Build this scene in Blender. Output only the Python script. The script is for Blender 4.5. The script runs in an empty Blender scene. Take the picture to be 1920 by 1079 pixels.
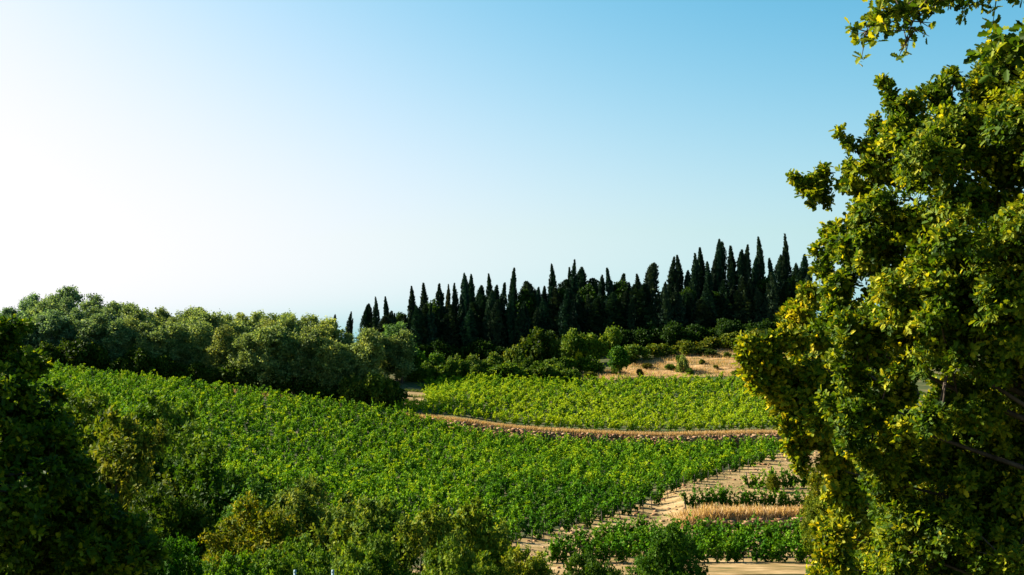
import bpy, math, random
import numpy as np
R = math.radians
rng = np.random.default_rng(11)
random.seed(11)
C = bpy.context.scene.collection
scene = bpy.context.scene

# ------------------------------------------------------------------ camera, world, sun, exposure
F, PW, PH = 2400.0, 1920.0, 1079.0
PITCH = math.atan(160 / F)
cam = bpy.data.cameras.new('camera')
cam.sensor_width = 36.0
cam.lens = 36.0 * F / PW
cam.clip_start = 0.1
cam.clip_end = 8000
co = bpy.data.objects.new('camera', cam)
co.location = (0, 0, 0)
co.rotation_euler = (R(90) + PITCH, 0, 0)
C.objects.link(co)
scene.camera = co

SUN_DIR = np.array([-0.90, 0.30, 0.60]); SUN_DIR /= np.linalg.norm(SUN_DIR)
SUN_EL = math.asin(SUN_DIR[2]); SUN_AZ = math.atan2(SUN_DIR[0], SUN_DIR[1])   # clockwise from +Y
w = bpy.data.worlds.new('World'); scene.world = w; w.use_nodes = True
nt = w.node_tree; bg = nt.nodes['Background']
sky = nt.nodes.new('ShaderNodeTexSky'); sky.sky_type = 'NISHITA'; sky.sun_disc = False
sky.sun_elevation = SUN_EL; sky.sun_rotation = SUN_AZ
sky.altitude = 300; sky.air_density = 1.0; sky.dust_density = 2.5; sky.ozone_density = 2.0
EXPO, SKYS = 1.9, 0.12
sep = nt.nodes.new('ShaderNodeSeparateColor'); cmb = nt.nodes.new('ShaderNodeCombineColor')
nt.links.new(sky.outputs[0], sep.inputs[0])
def mth(op, src, val):
    n_ = nt.nodes.new('ShaderNodeMath'); n_.operation = op; nt.links.new(src, n_.inputs[0])
    if isinstance(val, (int, float)): n_.inputs[1].default_value = val
    else: nt.links.new(val, n_.inputs[1])
    return n_.outputs[0]
ch = []
for ci, (pw, am) in enumerate(((2.10, 38.0), (1.5, 10.8), (1.25, 5.5))):     # the saturated, contrasty sky of the film stock
    ch.append(mth('MULTIPLY', mth('POWER', mth('MULTIPLY', sep.outputs[ci], 0.05), pw), am))
def shoulder(src, m):                                             # highlights roll off softly towards white
    q_ = mth('POWER', mth('MULTIPLY', src, 1 / m), 4.0)
    return mth('DIVIDE', src, mth('POWER', mth('ADD', q_, 1.0), 0.25))
ch = [shoulder(mth('MULTIPLY', ch[0], 1.06), .99), shoulder(mth('MULTIPLY', ch[1], 1.09), 1.045), shoulder(mth('MULTIPLY', ch[2], 1.14), 1.25)]
ch[0] = mth('POWER', ch[1], 2.75)
ch[2] = mth('MAXIMUM', ch[2], mth('MULTIPLY', ch[1], 1.03))
for ci in range(3): nt.links.new(mth('MULTIPLY', ch[ci], 1 / (SKYS * 2 ** EXPO)), cmb.inputs[ci])
nt.links.new(cmb.outputs[0], bg.inputs['Color'])
bg.inputs['Strength'].default_value = SKYS
sl = bpy.data.lights.new('sun', 'SUN'); sl.energy = 5.0; sl.angle = R(0.5); sl.color = (1.0, 0.90, 0.72)
so = bpy.data.objects.new('sun', sl); C.objects.link(so)
from mathutils import Vector
so.rotation_euler = Vector(SUN_DIR).to_track_quat('Z', 'Y').to_euler()
scene.view_settings.view_transform = 'Standard'
scene.view_settings.look = 'None'
scene.view_settings.exposure = EXPO
scene.view_settings.gamma = 1.0

# ------------------------------------------------------------------ helpers
def at(px, py, Y):
    """world point on the plane y=Y that the photograph shows at pixel px,py"""
    u = (px - PW / 2) / F; v = (PH / 2 - py) / F
    dy = math.cos(PITCH) - v * math.sin(PITCH); dz = math.sin(PITCH) + v * math.cos(PITCH)
    s = Y / dy
    return (u * s, Y, dz * s)

def tag(o, label=None, cat=None, group=None, kind=None):
    if label: o['label'] = label
    if cat: o['category'] = cat
    if group: o['group'] = group
    if kind: o['kind'] = kind
    return o

def link(name, me, parent=None):
    o = bpy.data.objects.new(name, me); C.objects.link(o)
    if parent is not None: o.parent = parent
    return o

def thing(name, loc, label, cat, group=None, rz=0.0, scale=(1, 1, 1)):
    o = bpy.data.objects.new(name, None); C.objects.link(o)
    o.location = loc; o.rotation_euler = (0, 0, rz); o.scale = scale
    o.empty_display_size = 0.3
    return tag(o, label, cat, group)

def mesh_np(name, verts, faces_flat, nper, mat, tint=None, smooth=False):
    """faces all with nper corners"""
    me = bpy.data.meshes.new(name)
    verts = np.asarray(verts, np.float32); ff = np.asarray(faces_flat, np.int32).ravel()
    nf = len(ff) // nper
    me.vertices.add(len(verts)); me.vertices.foreach_set('co', verts.ravel())
    me.loops.add(len(ff)); me.loops.foreach_set('vertex_index', ff)
    me.polygons.add(nf)
    me.polygons.foreach_set('loop_start', np.arange(nf, dtype=np.int32) * nper)
    me.polygons.foreach_set('loop_total', np.full(nf, nper, np.int32))
    if tint is not None:
        a = me.attributes.new('tint', 'FLOAT', 'POINT'); a.data.foreach_set('value', np.asarray(tint, np.float32))
    me.materials.append(mat)
    me.update(calc_edges=True)
    if smooth: me.polygons.foreach_set('use_smooth', np.ones(nf, bool))
    return me

# leaf templates: (verts, faces, corners per face)
DIAMOND = (np.array([(0, 0, 0), (.34, .45, .05), (0, 1, 0), (-.34, .45, .05)], float), np.array([(0, 1, 2, 3)]), 4)
BROAD = (np.array([(0, 0, 0), (.5, .35, .1), (.3, .85, .05), (-.3, .85, .05), (-.5, .35, .1)], float), np.array([(0, 1, 2, 3, 4)]), 5)
FOLD = (np.array([(0, 0, 0), (.27, .3, .1), (.24, .7, .1), (0, 1, -.04), (-.24, .7, .1), (-.27, .3, .1)], float),
        np.array([(0, 1, 2, 3), (0, 3, 4, 5)]), 4)
_h = [(.09, .16), (.25, .28), (.15, .40), (.31, .55), (.19, .66), (.22, .84)]
OAK = (np.array([(0, 0, 0)] + [(x, y, .35 * x) for x, y in _h] + [(0, 1, -.05)] + [(-x, y, .35 * x) for x, y in _h[::-1]], float),
       np.array([tuple(range(0, 8)), tuple([0] + list(range(7, 14)))]), 8)
BLADE = (np.array([(-.05, 0, 0), (.05, 0, 0), (.012, 1, .1), (-.012, 1, .1)], float), np.array([(0, 1, 2, 3)]), 4)

def norm(a): return a / np.maximum(np.linalg.norm(a, axis=1, keepdims=True), 1e-9)

def scatter(tmpl, pos, nrm, direc, size):
    """copies of a template: direc = along the leaf, nrm = facing; returns verts, faces"""
    tv, tf, k = tmpl
    d = norm(direc); x = norm(np.cross(d, nrm)); n = np.cross(x, d)
    M = np.stack([x, d, n], 1)                                     # N,3,3 rows are axes
    V = np.einsum('ij,njk->nik', tv, M) * size[:, None, None] + pos[:, None, :]
    N, m = len(pos), len(tv)
    Fc = tf[None] + (np.arange(N) * m)[:, None, None]
    return V.reshape(-1, 3), Fc.reshape(-1)

def rdir(n): return norm(rng.normal(size=(n, 3)))

def tube(pts, rad, k=7, wob=0.0):
    pts = np.asarray(pts, float); n = len(pts)
    V, Fc = [], []
    for i in range(n):
        a = pts[max(i - 1, 0)]; b = pts[min(i + 1, n - 1)]
        t = (b - a) / max(np.linalg.norm(b - a), 1e-9)
        u = np.cross(t, (0.13, 0.97, 0.2)); u /= np.linalg.norm(u); v = np.cross(t, u)
        for j in range(k):
            th = 2 * math.pi * j / k
            r = rad[i] * (1 + wob * rng.uniform(-1, 1))
            V.append(pts[i] + r * (math.cos(th) * u + math.sin(th) * v))
    for i in range(n - 1):
        for j in range(k):
            Fc.append((i * k + j, i * k + (j + 1) % k, (i + 1) * k + (j + 1) % k, (i + 1) * k + j))
    return np.array(V), np.array(Fc)

class MB:
    """collects quads into one mesh"""
    def __init__(s): s.v = []; s.f = []; s.t = []; s.n = 0
    def add(s, V, Fc, tint=0.5):
        V = np.asarray(V, float); Fc = np.asarray(Fc).reshape(-1, 4)
        s.v.append(V); s.f.append(Fc + s.n); s.n += len(V); s.t.append(np.full(len(V), tint))
    def box(s, c, size, rz=0, jit=0, tint=.5):
        q = np.array([(x, y, z) for z in (-.5, .5) for y in (-.5, .5) for x in (-.5, .5)], float)
        q = q * size + rng.uniform(-jit, jit, (8, 3)) * np.array(size)
        ca, sa = math.cos(rz), math.sin(rz)
        q = np.stack([q[:, 0] * ca - q[:, 1] * sa, q[:, 0] * sa + q[:, 1] * ca, q[:, 2]], 1) + np.array(c)
        s.add(q, [(0, 2, 3, 1), (4, 5, 7, 6), (0, 1, 5, 4), (2, 6, 7, 3), (0, 4, 6, 2), (1, 3, 7, 5)], tint)
    def mesh(s, name, mat, smooth=False):
        return mesh_np(name, np.concatenate(s.v), np.concatenate(s.f), 4, mat, np.concatenate(s.t), smooth)

# ------------------------------------------------------------------ materials
def nodes(name):
    m = bpy.data.materials.new(name); m.use_nodes = True
    t = m.node_tree; t.nodes.clear()
    out = t.nodes.new('ShaderNodeOutputMaterial')
    return m, t, out

def ramp(t, stops):
    r = t.nodes.new('ShaderNodeValToRGB'); e = r.color_ramp.elements
    while len(e) < len(stops): e.new(0.5)
    for el, (p, c) in zip(e, stops): el.position = p; el.color = (*c, 1)
    return r

def leaf_mat(name, stops, trans=0.35, rough=0.65, spec=0.08, patch=0.0, patch_scale=0.6):
    """per-leaf tint and soft patches pick a colour on the ramp; the object's own colour multiplies it"""
    m, t, out = nodes(name)
    at_ = t.nodes.new('ShaderNodeAttribute'); at_.attribute_name = 'tint'
    oi = t.nodes.new('ShaderNodeObjectInfo')
    geo = t.nodes.new('ShaderNodeNewGeometry')
    nz = t.nodes.new('ShaderNodeTexNoise'); nz.inputs['Scale'].default_value = patch_scale
    t.links.new(geo.outputs['Position'], nz.inputs['Vector'])
    ma = t.nodes.new('ShaderNodeMath'); ma.operation = 'MULTIPLY_ADD'
    sb = t.nodes.new('ShaderNodeMath'); sb.operation = 'SUBTRACT'; sb.inputs[1].default_value = 0.5
    t.links.new(nz.outputs['Fac'], sb.inputs[0])
    t.links.new(sb.outputs[0], ma.inputs[0]); ma.inputs[1].default_value = patch; t.links.new(at_.outputs['Fac'], ma.inputs[2])
    k_ = {'woodland_leaf': 1.0, 'vine_leaf': 1.0, 'oak_leaf': .92}.get(name, .80)
    rp = ramp(t, [(p_, tuple(v * k_ for v in c_)) for p_, c_ in stops]); t.links.new(ma.outputs[0], rp.inputs['Fac'])
    mx = t.nodes.new('ShaderNodeMix'); mx.data_type = 'RGBA'; mx.blend_type = 'MULTIPLY'; mx.inputs[0].default_value = 1
    t.links.new(rp.outputs[0], mx.inputs[6]); t.links.new(oi.outputs['Color'], mx.inputs[7])
    p = t.nodes.new('ShaderNodeBsdfPrincipled'); p.inputs['Roughness'].default_value = rough
    p.inputs['Specular IOR Level'].default_value = spec
    t.links.new(mx.outputs[2], p.inputs['Base Color'])
    tr = t.nodes.new('ShaderNodeBsdfTranslucent')
    g = t.nodes.new('ShaderNodeMix'); g.data_type = 'RGBA'; g.blend_type = 'MULTIPLY'; g.inputs[0].default_value = 1
    g.inputs[7].default_value = (1.25, 1.15, 0.5, 1)
    t.links.new(mx.outputs[2], g.inputs[6]); t.links.new(g.outputs[2], tr.inputs['Color'])
    ms = t.nodes.new('ShaderNodeMixShader'); ms.inputs[0].default_value = trans
    t.links.new(p.outputs[0], ms.inputs[1]); t.links.new(tr.outputs[0], ms.inputs[2])
    t.links.new(ms.outputs[0], out.inputs['Surface'])
    return m

def solid_mat(name, stops_, scale=3.0, detail=6, rough=0.9, bump=0.3, tint_w=0.0, coord='Position', stretch=None):
    stops = [(p_, tuple(v * .74 for v in c_)) for p_, c_ in stops_]
    m, t, out = nodes(name)
    geo = t.nodes.new('ShaderNodeNewGeometry')
    src = geo.outputs['Position']
    if stretch:
        mp = t.nodes.new('ShaderNodeMapping'); mp.inputs['Scale'].default_value = stretch
        t.links.new(src, mp.inputs['Vector']); src = mp.outputs[0]
    nz = t.nodes.new('ShaderNodeTexNoise'); nz.inputs['Scale'].default_value = scale; nz.inputs['Detail'].default_value = detail
    nz.inputs['Roughness'].default_value = 0.65
    t.links.new(src, nz.inputs['Vector'])
    fac = nz.outputs['Fac']
    if tint_w:
        a = t.nodes.new('ShaderNodeAttribute'); a.attribute_name = 'tint'
        sb = t.nodes.new('ShaderNodeMath'); sb.operation = 'SUBTRACT'; sb.inputs[1].default_value = 0.5
        t.links.new(a.outputs['Fac'], sb.inputs[0])
        ma = t.nodes.new('ShaderNodeMath'); ma.operation = 'MULTIPLY_ADD'; ma.inputs[1].default_value = tint_w
        t.links.new(sb.outputs[0], ma.inputs[0]); t.links.new(fac, ma.inputs[2]); fac = ma.outputs[0]
    rp = ramp(t, stops); t.links.new(fac, rp.inputs['Fac'])
    p = t.nodes.new('ShaderNodeBsdfPrincipled'); p.inputs['Roughness'].default_value = rough
    p.inputs['Specular IOR Level'].default_value = 0.15
    t.links.new(rp.outputs[0], p.inputs['Base Color'])
    if bump:
        b = t.nodes.new('ShaderNodeBump'); b.inputs['Strength'].default_value = bump; b.inputs['Distance'].default_value = 0.3
        t.links.new(nz.outputs['Fac'], b.inputs['Height']); t.links.new(b.outputs[0], p.inputs['Normal'])
    t.links.new(p.outputs[0], out.inputs['Surface'])
    return m

M = {}
M['vine'] = leaf_mat('vine_leaf', [(0, (.010, .050, .002)), (.35, (.032, .105, .003)), (.65, (.10, .22, .005)), (1, (.30, .38, .008))], 0.3, spec=.06, rough=.7, patch=.55, patch_scale=.6)  # patch: colour variation that also stands in for shaded gaps between shoots
M['oak'] = leaf_mat('oak_leaf', [(0, (.012, .036, .003)), (.4, (.065, .13, .006)), (.72, (.24, .27, .010)), (1, (.54, .46, .02))], 0.42, rough=.6, spec=.12, patch=.6, patch_scale=1.1)  # patch: colour variation that also paints dark recesses into the crown
M['wood'] = leaf_mat('woodland_leaf', [(0, (.030, .060, .024)), (.5, (.105, .165, .062)), (1, (.24, .30, .12))], 0.42, patch=.3, patch_scale=.15)
M['shrub'] = leaf_mat('shrub_leaf', [(0, (.016, .042, .005)), (.5, (.065, .12, .012)), (1, (.20, .23, .03))], 0.35, patch=.4, patch_scale=.35)
M['conifer'] = leaf_mat('cypress_leaf', [(0, (.006, .020, .014)), (.5, (.016, .046, .028)), (1, (.040, .085, .040))], 0.12, patch=.3, patch_scale=.2)
M['straw'] = leaf_mat('dry_grass_blade', [(0, (.28, .15, .06)), (.5, (.52, .34, .16)), (1, (.72, .54, .30))], 0.3, patch=.4, patch_scale=.3)
M['bark'] = solid_mat('bark', [(.3, (.035, .025, .018)), (.7, (.13, .10, .075))], 8, stretch=(1, 1, .25))
M['post'] = solid_mat('weathered_post_wood', [(.3, (.05, .042, .034)), (.7, (.13, .11, .09))], 6, stretch=(1, 1, .2))
M['metal'] = solid_mat('painted_post_metal', [(.3, (.25, .38, .45)), (.7, (.34, .50, .58))], 20, rough=.5, bump=.05)
M['ground'] = solid_mat('meadow_ground', [(.30, (.022, .036, .010)), (.5, (.06, .075, .022)), (.62, (.15, .12, .05)), (.8, (.28, .19, .09))], .35, 9)
M['soil'] = solid_mat('vineyard_soil', [(.3, (.020, .045, .010)), (.5, (.05, .075, .02)), (.62, (.16, .12, .055)), (.8, (.30, .20, .10))], .9, 9)
M['dirt'] = solid_mat('dry_earth', [(.33, (.09, .09, .025)), (.44, (.22, .15, .055)), (.56, (.36, .245, .115)), (.75, (.50, .37, .20))], .45, 10, stretch=(.55, 1.5, 1))
M['dry'] = solid_mat('dry_grass_ground', [(.34, (.05, .07, .015)), (.42, (.22, .15, .06)), (.55, (.42, .25, .11)), (.75, (.52, .35, .17))], .45, 9, stretch=(.5, 1.6, 1))
M['stone'] = solid_mat('dry_stone', [(.2, (.16, .075, .035)), (.5, (.30, .155, .08)), (.9, (.52, .33, .19))], 2.5, 6, tint_w=.8)

ORD = ['first', 'second', 'third', 'fourth', 'fifth', 'sixth', 'seventh', 'eighth', 'ninth', 'tenth', 'eleventh', 'twelfth', 'thirteenth', 'fourteenth',
       'fifteenth', 'sixteenth', 'seventeenth', 'eighteenth', 'nineteenth', 'twentieth']
def nth(i):
    if i < 20: return ORD[i]
    tens = {2: 'twenty', 3: 'thirty', 4: 'forty', 5: 'fifty', 6: 'sixty'}[(i + 1) // 10]
    u = (i + 1) % 10
    if u == 0: return {'twenty': 'twentieth', 'thirty': 'thirtieth', 'forty': 'fortieth', 'fifty': 'fiftieth', 'sixty': 'sixtieth'}[tens]
    return tens + '-' + ORD[u - 1]


# ------------------------------------------------------------------ terrain
WALLPTS = [(560, 214), (745, 211), (850, 208), (1000, 203.5), (1250, 199), (1480, 195.5), (1750, 193)]
_wx = [at(p, 800, y)[0] for p, y in WALLPTS]; _wy = [y for p, y in WALLPTS]
def wall_y(x): return np.interp(x, [-110, -72] + _wx + [90], [218, 217] + _wy + [192])
def sstep(t): t = np.clip(t, 0, 1); return t * t * (3 - 2 * t)
X0W = at(752, 780, 211)[0]
X2A, X2B, Y2W = at(1272, 980, 134)[0], at(1640, 980, 134)[0], 134.0
def step_h(x): return 2.0 * sstep((x - X0W) / 14.0)
def step2_h(x): return 1.2 * sstep((x - X2A + 1) / 5.0)

def step(x, y):
    s = step_h(x) * np.clip((y - wall_y(x)) / 0.8, 0, 1) * (1 - sstep((y - 260) / 60))
    s2 = step2_h(x) * np.clip((y - Y2W) / 0.6, 0, 1) * (1 - sstep((y - 150) / 30))
    return s + s2

CTRL = [(-60, 0, -1.7), (0, 0, -1.7), (60, 0, -1.7), (0, -60, 4), (-120, 0, 0), (120, 0, 0), (0, 22, -5.8), (-40, 22, -5.5), (40, 22, -5.5),
        (0, 42, -9.8), (-50, 42, -9.5), (60, 42, -10), (0, 64, -13.8), (-60, 64, -12), (60, 64, -13.8), (0, 88, -17.2), (60, 88, -17.4), (-60, 88, -13),
        (-200, 0, 4), (200, 0, 4), (-200, 100, -8), (200, 100, -12), (-200, 220, 6), (200, 220, -4), (-200, 330, 12), (200, 330, 16),
        (-200, 450, -4), (0, 450, -6), (200, 450, -4), (0, 360, 9), (-100, 340, 9), (100, 340, 13)]
for p in [(1300, 1075, 106), (1500, 1072, 106), (1100, 1075, 107), (1300, 1057, 112), (1300, 997, 132), (1550, 995, 132), (1500, 1057, 112),
          (960, 1032, 118), (1120, 988, 132), (1250, 937, 150), (1380, 888, 172), (1480, 853, 188),
          (1290, 957, 142), (1500, 957, 142), (1410, 917, 158), (1560, 915, 158), (1560, 868, 182),
          (700, 960, 128), (500, 900, 145), (300, 850, 150), (150, 800, 150), (500, 1000, 115), (200, 900, 120), (-50, 780, 150), (-50, 690, 215),
          (150, 706, 215), (450, 743, 212), (740, 785, 208), (1000, 834, 202), (1250, 845, 198), (1480, 842, 194), (1700, 842, 193),
          (770, 774, 214), (900, 792, 209), (1100, 806, 206), (1300, 808, 203), (1480, 806, 200),
          (800, 726, 250), (1000, 724, 250), (1250, 722, 250), (1450, 722, 250), (1650, 722, 250), (800, 757, 224),
          (1250, 714, 255), (1250, 668, 277), (1400, 655, 280), (1100, 706, 262), (1500, 650, 280),
          (700, 672, 290), (900, 682, 288), (1200, 652, 292), (1450, 637, 292), (1600, 630, 292),
          (130, 692, 223), (450, 733, 220), (700, 764, 218), (130, 655, 262), (450, 680, 270), (700, 690, 266), (-50, 680, 225), (-50, 640, 262)]:
    a = at(*p); CTRL.append(a)
CT = np.array(CTRL, float)
CT[:, 2] -= step(CT[:, 0], CT[:, 1])
def _phi(r2): return 0.5 * r2 * np.log(r2 + 1e-9)
_P = CT[:, :2] / 100
_d2 = ((_P[:, None] - _P[None]) ** 2).sum(-1)
_n = len(_P)
_A = np.zeros((_n + 3, _n + 3)); _A[:_n, :_n] = _phi(_d2) + np.eye(_n) * 2e-4
_Q = np.hstack([np.ones((_n, 1)), _P]); _A[:_n, _n:] = _Q; _A[_n:, :_n] = _Q.T
_w = np.linalg.solve(_A, np.concatenate([CT[:, 2], np.zeros(3)]))
def ground(x, y):
    x = np.atleast_1d(np.asarray(x, float)); y = np.atleast_1d(np.asarray(y, float))
    cx = np.clip(x, -200, 200); cy = np.clip(y, -60, 450)
    out = np.empty(len(cx))
    for i in range(0, len(cx), 40000):
        q = np.stack([cx[i:i + 40000], cy[i:i + 40000]], 1) / 100
        d2 = ((q[:, None] - _P[None]) ** 2).sum(-1)
        out[i:i + 40000] = _phi(d2) @ _w[:_n] + _w[_n] + q @ _w[_n + 1:]
    far = np.hypot(x - cx, y - cy)
    out = out * np.exp(-far / 150) + (-14) * (1 - np.exp(-far / 150))
    out = out + step(x, y)
    return out
def gz(x, y): return float(ground(x, y)[0])

def grid_mesh(name, xs, ys, mat, lift=0.0, keep=None):
    X, Y = np.meshgrid(xs, ys); xf, yf = X.ravel(), Y.ravel()
    Z = ground(xf, yf) + lift
    nx, ny = len(xs), len(ys)
    idx = np.arange(nx * ny).reshape(ny, nx)
    Fc = np.stack([idx[:-1, :-1], idx[:-1, 1:], idx[1:, 1:], idx[1:, :-1]], -1).reshape(-1, 4)
    if keep is not None:
        k = keep(xf, yf); Fc = Fc[k[Fc].all(1)]
        used = np.unique(Fc); re = np.full(nx * ny, -1); re[used] = np.arange(len(used))
        return mesh_np(name, np.stack([xf, yf, Z], 1)[used], re[Fc], 4, mat, smooth=True)
    return mesh_np(name, np.stack([xf, yf, Z], 1), Fc, 4, mat, smooth=True)

def sp(a, b, s): return list(np.arange(a, b, s))
xs = [-3000, -1500, -800, -450] + sp(-260, -96, 12) + sp(-96, 70, 1.5) + sp(70, 260, 12) + [450, 800, 1500, 3000]
ys = [-1500, -500, -150] + sp(-60, 104, 4) + sp(104, 131, 1.5) + sp(131, 137, .5) + sp(137, 188, 1.5) + sp(188, 222, .6) + sp(222, 330, 1.5) + sp(330, 460, 10) + [500, 600, 800, 1200, 2000, 4000]
tag(link('ground', grid_mesh('ground', xs, ys, M['ground'])), kind='structure')

def wav(x, y, a=1.0): return a * (np.sin(x * .9 + y * .37) + np.sin(x * .31 - y * 1.1 + 1) + np.sin(x * 2.1 + y * 1.7 + 2) * .5) / 2.5
PL_Y = [104, 118, 132, 150, 172, 188, 200]
PL_X = [at(p, q, y)[0] for p, q, y in [(780, 1060, 104), (955, 1030, 118), (1112, 988, 132), (1245, 937, 150), (1372, 888, 172), (1470, 853, 188), (1560, 840, 200)]]
def rowend(y): return np.interp(y, PL_Y, PL_X)
def keep_path(x, y):
    r = (y > 104) & (y < wall_y(x) - .8) & (x > rowend(y) - 2.5) & (x < 75)
    return r
tag(link('path', grid_mesh('path', sp(-12, 76, .7), sp(103, 200, .7), M['dirt'], .05, keep_path)), kind='structure')
# soil under the rows
def keep_soil(x, y):
    return (y > 106) & (y < wall_y(x) - .5 + wav(x, y, .4)) & (x < rowend(y) - 1.5) & (x > -92)
tag(link('vineyard_soil', grid_mesh('vineyard_soil', sp(-94, 46, 1.4), sp(104, 219, 1.0), M['soil'], .04, keep_soil)), kind='structure')
def keep_steps(x, y): return (y > wall_y(x) + 5.5 + wav(x, y, .5)) & (y < 247) & (x > at(744, 740, 225)[0]+ wav(x, y, .5)) & (x < at(806, 740, 238)[0])
tag(link('earth_steps', grid_mesh('earth_steps', sp(-26, -8, .6), sp(212, 250, .6), M['dirt'], .10, keep_steps)), kind='structure')
XU0 = at(803, 740, 240)[0]
def keep_up(x, y):
    xl = np.where(y < 224, at(742, 760, 214)[0], at(740, 740, 235)[0])
    return (y > wall_y(x) + 1.0) & (y < 256 + wav(x, y, .8)) & (x > xl) & (x < 75)
tag(link('terrace_soil', grid_mesh('terrace_soil', sp(-26, 76, 1.2), sp(194, 260, .8), M['soil'], .05, keep_up)), kind='structure')
def keep_dry(x, y):
    xl = np.interp(y, [253, 262, 270, 283], [at(1060, 700, 253)[0], at(1085, 700, 262)[0], at(1160, 690, 270)[0], at(1330, 670, 283)[0]])
    return (y > 256.5) & (y < 283 + wav(x, y, 2)) & (x > xl + wav(x, y, 1.5)) & (x < 75)
tag(link('dry_slope', grid_mesh('dry_slope', sp(8, 76, .8), sp(253, 288, .8), M['dry'], .06, keep_dry)), kind='structure')
def keep_edge(x, y):
    return (y > wall_y(x) + .4 + wav(x, y, .5)) & (y < wall_y(x) + 4.5 + wav(x, y, 1.2)) & (x < -22) & (x > -92)
tag(link('field_edge_track', grid_mesh('field_edge_track', sp(-92, -20, .8), sp(208, 226, .6), M['dry'], .06, keep_edge)), kind='structure')

# ------------------------------------------------------------------ dry stone walls
def stone_wall(name, x0, x1, yf, base, height, label):
    mb = MB(); x = x0
    L = x1 - x0
    ch = 0.24
    ncourse = int(height / ch) + 2
    for c in range(ncourse):
        x = x0 + rng.uniform(0, .4)
        while x < x1:
            wd = rng.uniform(.28, .85)
            xm = x + wd / 2
            z0 = base(xm); h = height if np.isscalar(height) else height(xm)
            hx = max(.15, h * (float(sstep((xm - x0) / 10.0)) * .6 + .4) if name == 'x' else h)
            top = z0 + hx_at(xm, name, h)
            zc = z0 + (c + .5) * ch - .25
            if zc < top + rng.uniform(-.12, .14):
                sl = (yf(xm + .3) - yf(xm - .3)) / .6
                mb.box((xm, yf(xm) - .35 + c * .02 + rng.uniform(-.06, .06), zc + rng.uniform(-.02, .02)), (wd * .98, .75, ch * rng.uniform(.85, 1.25)), math.atan(sl), .09, rng.uniform(0, 1))
            x += wd
    o = link(name, mb.mesh(name, M['stone']))
    return tag(o, label, 'stone wall')
def hx_at(x, name, h):
    return h(x) if callable(h) else h
WX1 = at(1700, 800, 194)[0]
_xs = np.linspace(X0W - 2, WX1 + 1, 400); _zb = ground(_xs, wall_y(_xs) - .9); _zt = ground(_xs, wall_y(_xs) + 1.0)
def sw(name, x0, x1, yf, zb, zt, label):
    mb = MB(); ch = .22
    hmax = max(zt(x) - zb(x) for x in np.linspace(x0, x1, 20)) + .3
    for c in range(int(hmax / ch) + 2):
        x = x0 + rng.uniform(0, .4)
        while x < x1:
            wd = rng.uniform(.22, .95); xm = x + wd / 2
            zc = zb(xm) + (c + .5) * ch - .2
            big = .10 * math.sin(xm * 1.3) + .08 * math.sin(xm * .47 + 1)
            if zc < zt(xm) - .12 + big + rng.uniform(-.22, .10):
                s_ = (yf(xm + .3) - yf(xm - .3)) / .6
                mb.box((xm, yf(xm) - .3 + c * .025 + rng.uniform(-.07, .07), zc + rng.uniform(-.02, .02)),
                       (wd * .99, .8, ch * rng.uniform(.85, 1.3)), math.atan(s_), .08, rng.uniform(0, 1))
            x += wd
    return tag(link(name, mb.mesh(name, M['stone'])), label, 'stone wall')
sw('dry_stone_wall', X0W, WX1, lambda x: float(wall_y(x)), lambda x: float(np.interp(x, _xs, _zb)), lambda x: float(np.interp(x, _xs, _zt)),
   'long reddish dry stone wall curving between the two vineyards')
_xs2 = np.linspace(X2A - 1, X2B + 1, 80); _zb2 = ground(_xs2, np.full(80, Y2W - .8)); _zt2 = ground(_xs2, np.full(80, Y2W + .8))
sw('dry_stone_wall', X2A, X2B, lambda x: Y2W + .25 * math.sin(x * .4), lambda x: float(np.interp(x, _xs2, _zb2)), lambda x: float(np.interp(x, _xs2, _zt2)),
   'short low dry stone wall topped with straw, beside the sandy path')

# ------------------------------------------------------------------ dry grass (stuff)
def grass(name, pts, hmin, hmax, mat, label, lean=.35, cat='grass'):
    n = len(pts); z = ground(pts[:, 0], pts[:, 1])
    pos = np.column_stack([pts, z])
    d = norm(np.column_stack([rng.normal(0, lean, (n, 2)), np.ones(n)]))
    nr = rdir(n); sz = rng.uniform(hmin, hmax, n)
    V, Fc = scatter((BLADE[0] * np.array([1.3, 1, 1]), BLADE[1], 4), pos, nr, d, sz)
    o = link(name, mesh_np(name, V, Fc, 4, mat, np.repeat(np.clip(rng.normal(.55, .25, n), 0, 1), 4)))
    return tag(o, label, cat, kind='stuff')
n = 24000
x = rng.uniform(X0W, WX1, n); y = wall_y(x) + rng.uniform(-.35, 2.2, n)
P1 = np.column_stack([x, y])
x = rng.uniform(X2A, X2B, 9000); P2 = np.column_stack([x, Y2W - .2 + rng.gamma(2.0, 1.0, 9000)])
x = rng.uniform(10, 62, 30000); y = rng.uniform(257, 284, 30000); k = keep_dry(x, y) & (wav(x * .6, y * 2.2) > -.1)
P3 = np.column_stack([x[k], y[k]])
x = rng.uniform(-90, -22, 6000); y = wall_y(x) + rng.uniform(.5, 4.5, 6000); P4 = np.column_stack([x, y])
grass('dry_grass', P1, .25, .6, M['straw'], 'straw coloured dry grass along the top of the long stone wall')
grass('dry_grass', P2, .3, 1.05, M['straw'], 'tall pale dry grass above the short stone wall')
grass('dry_grass', np.vstack([P3, P4]), .3, .8, M['straw'], 'dry golden grass on the slope below the cypresses and along the wood edge')

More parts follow.
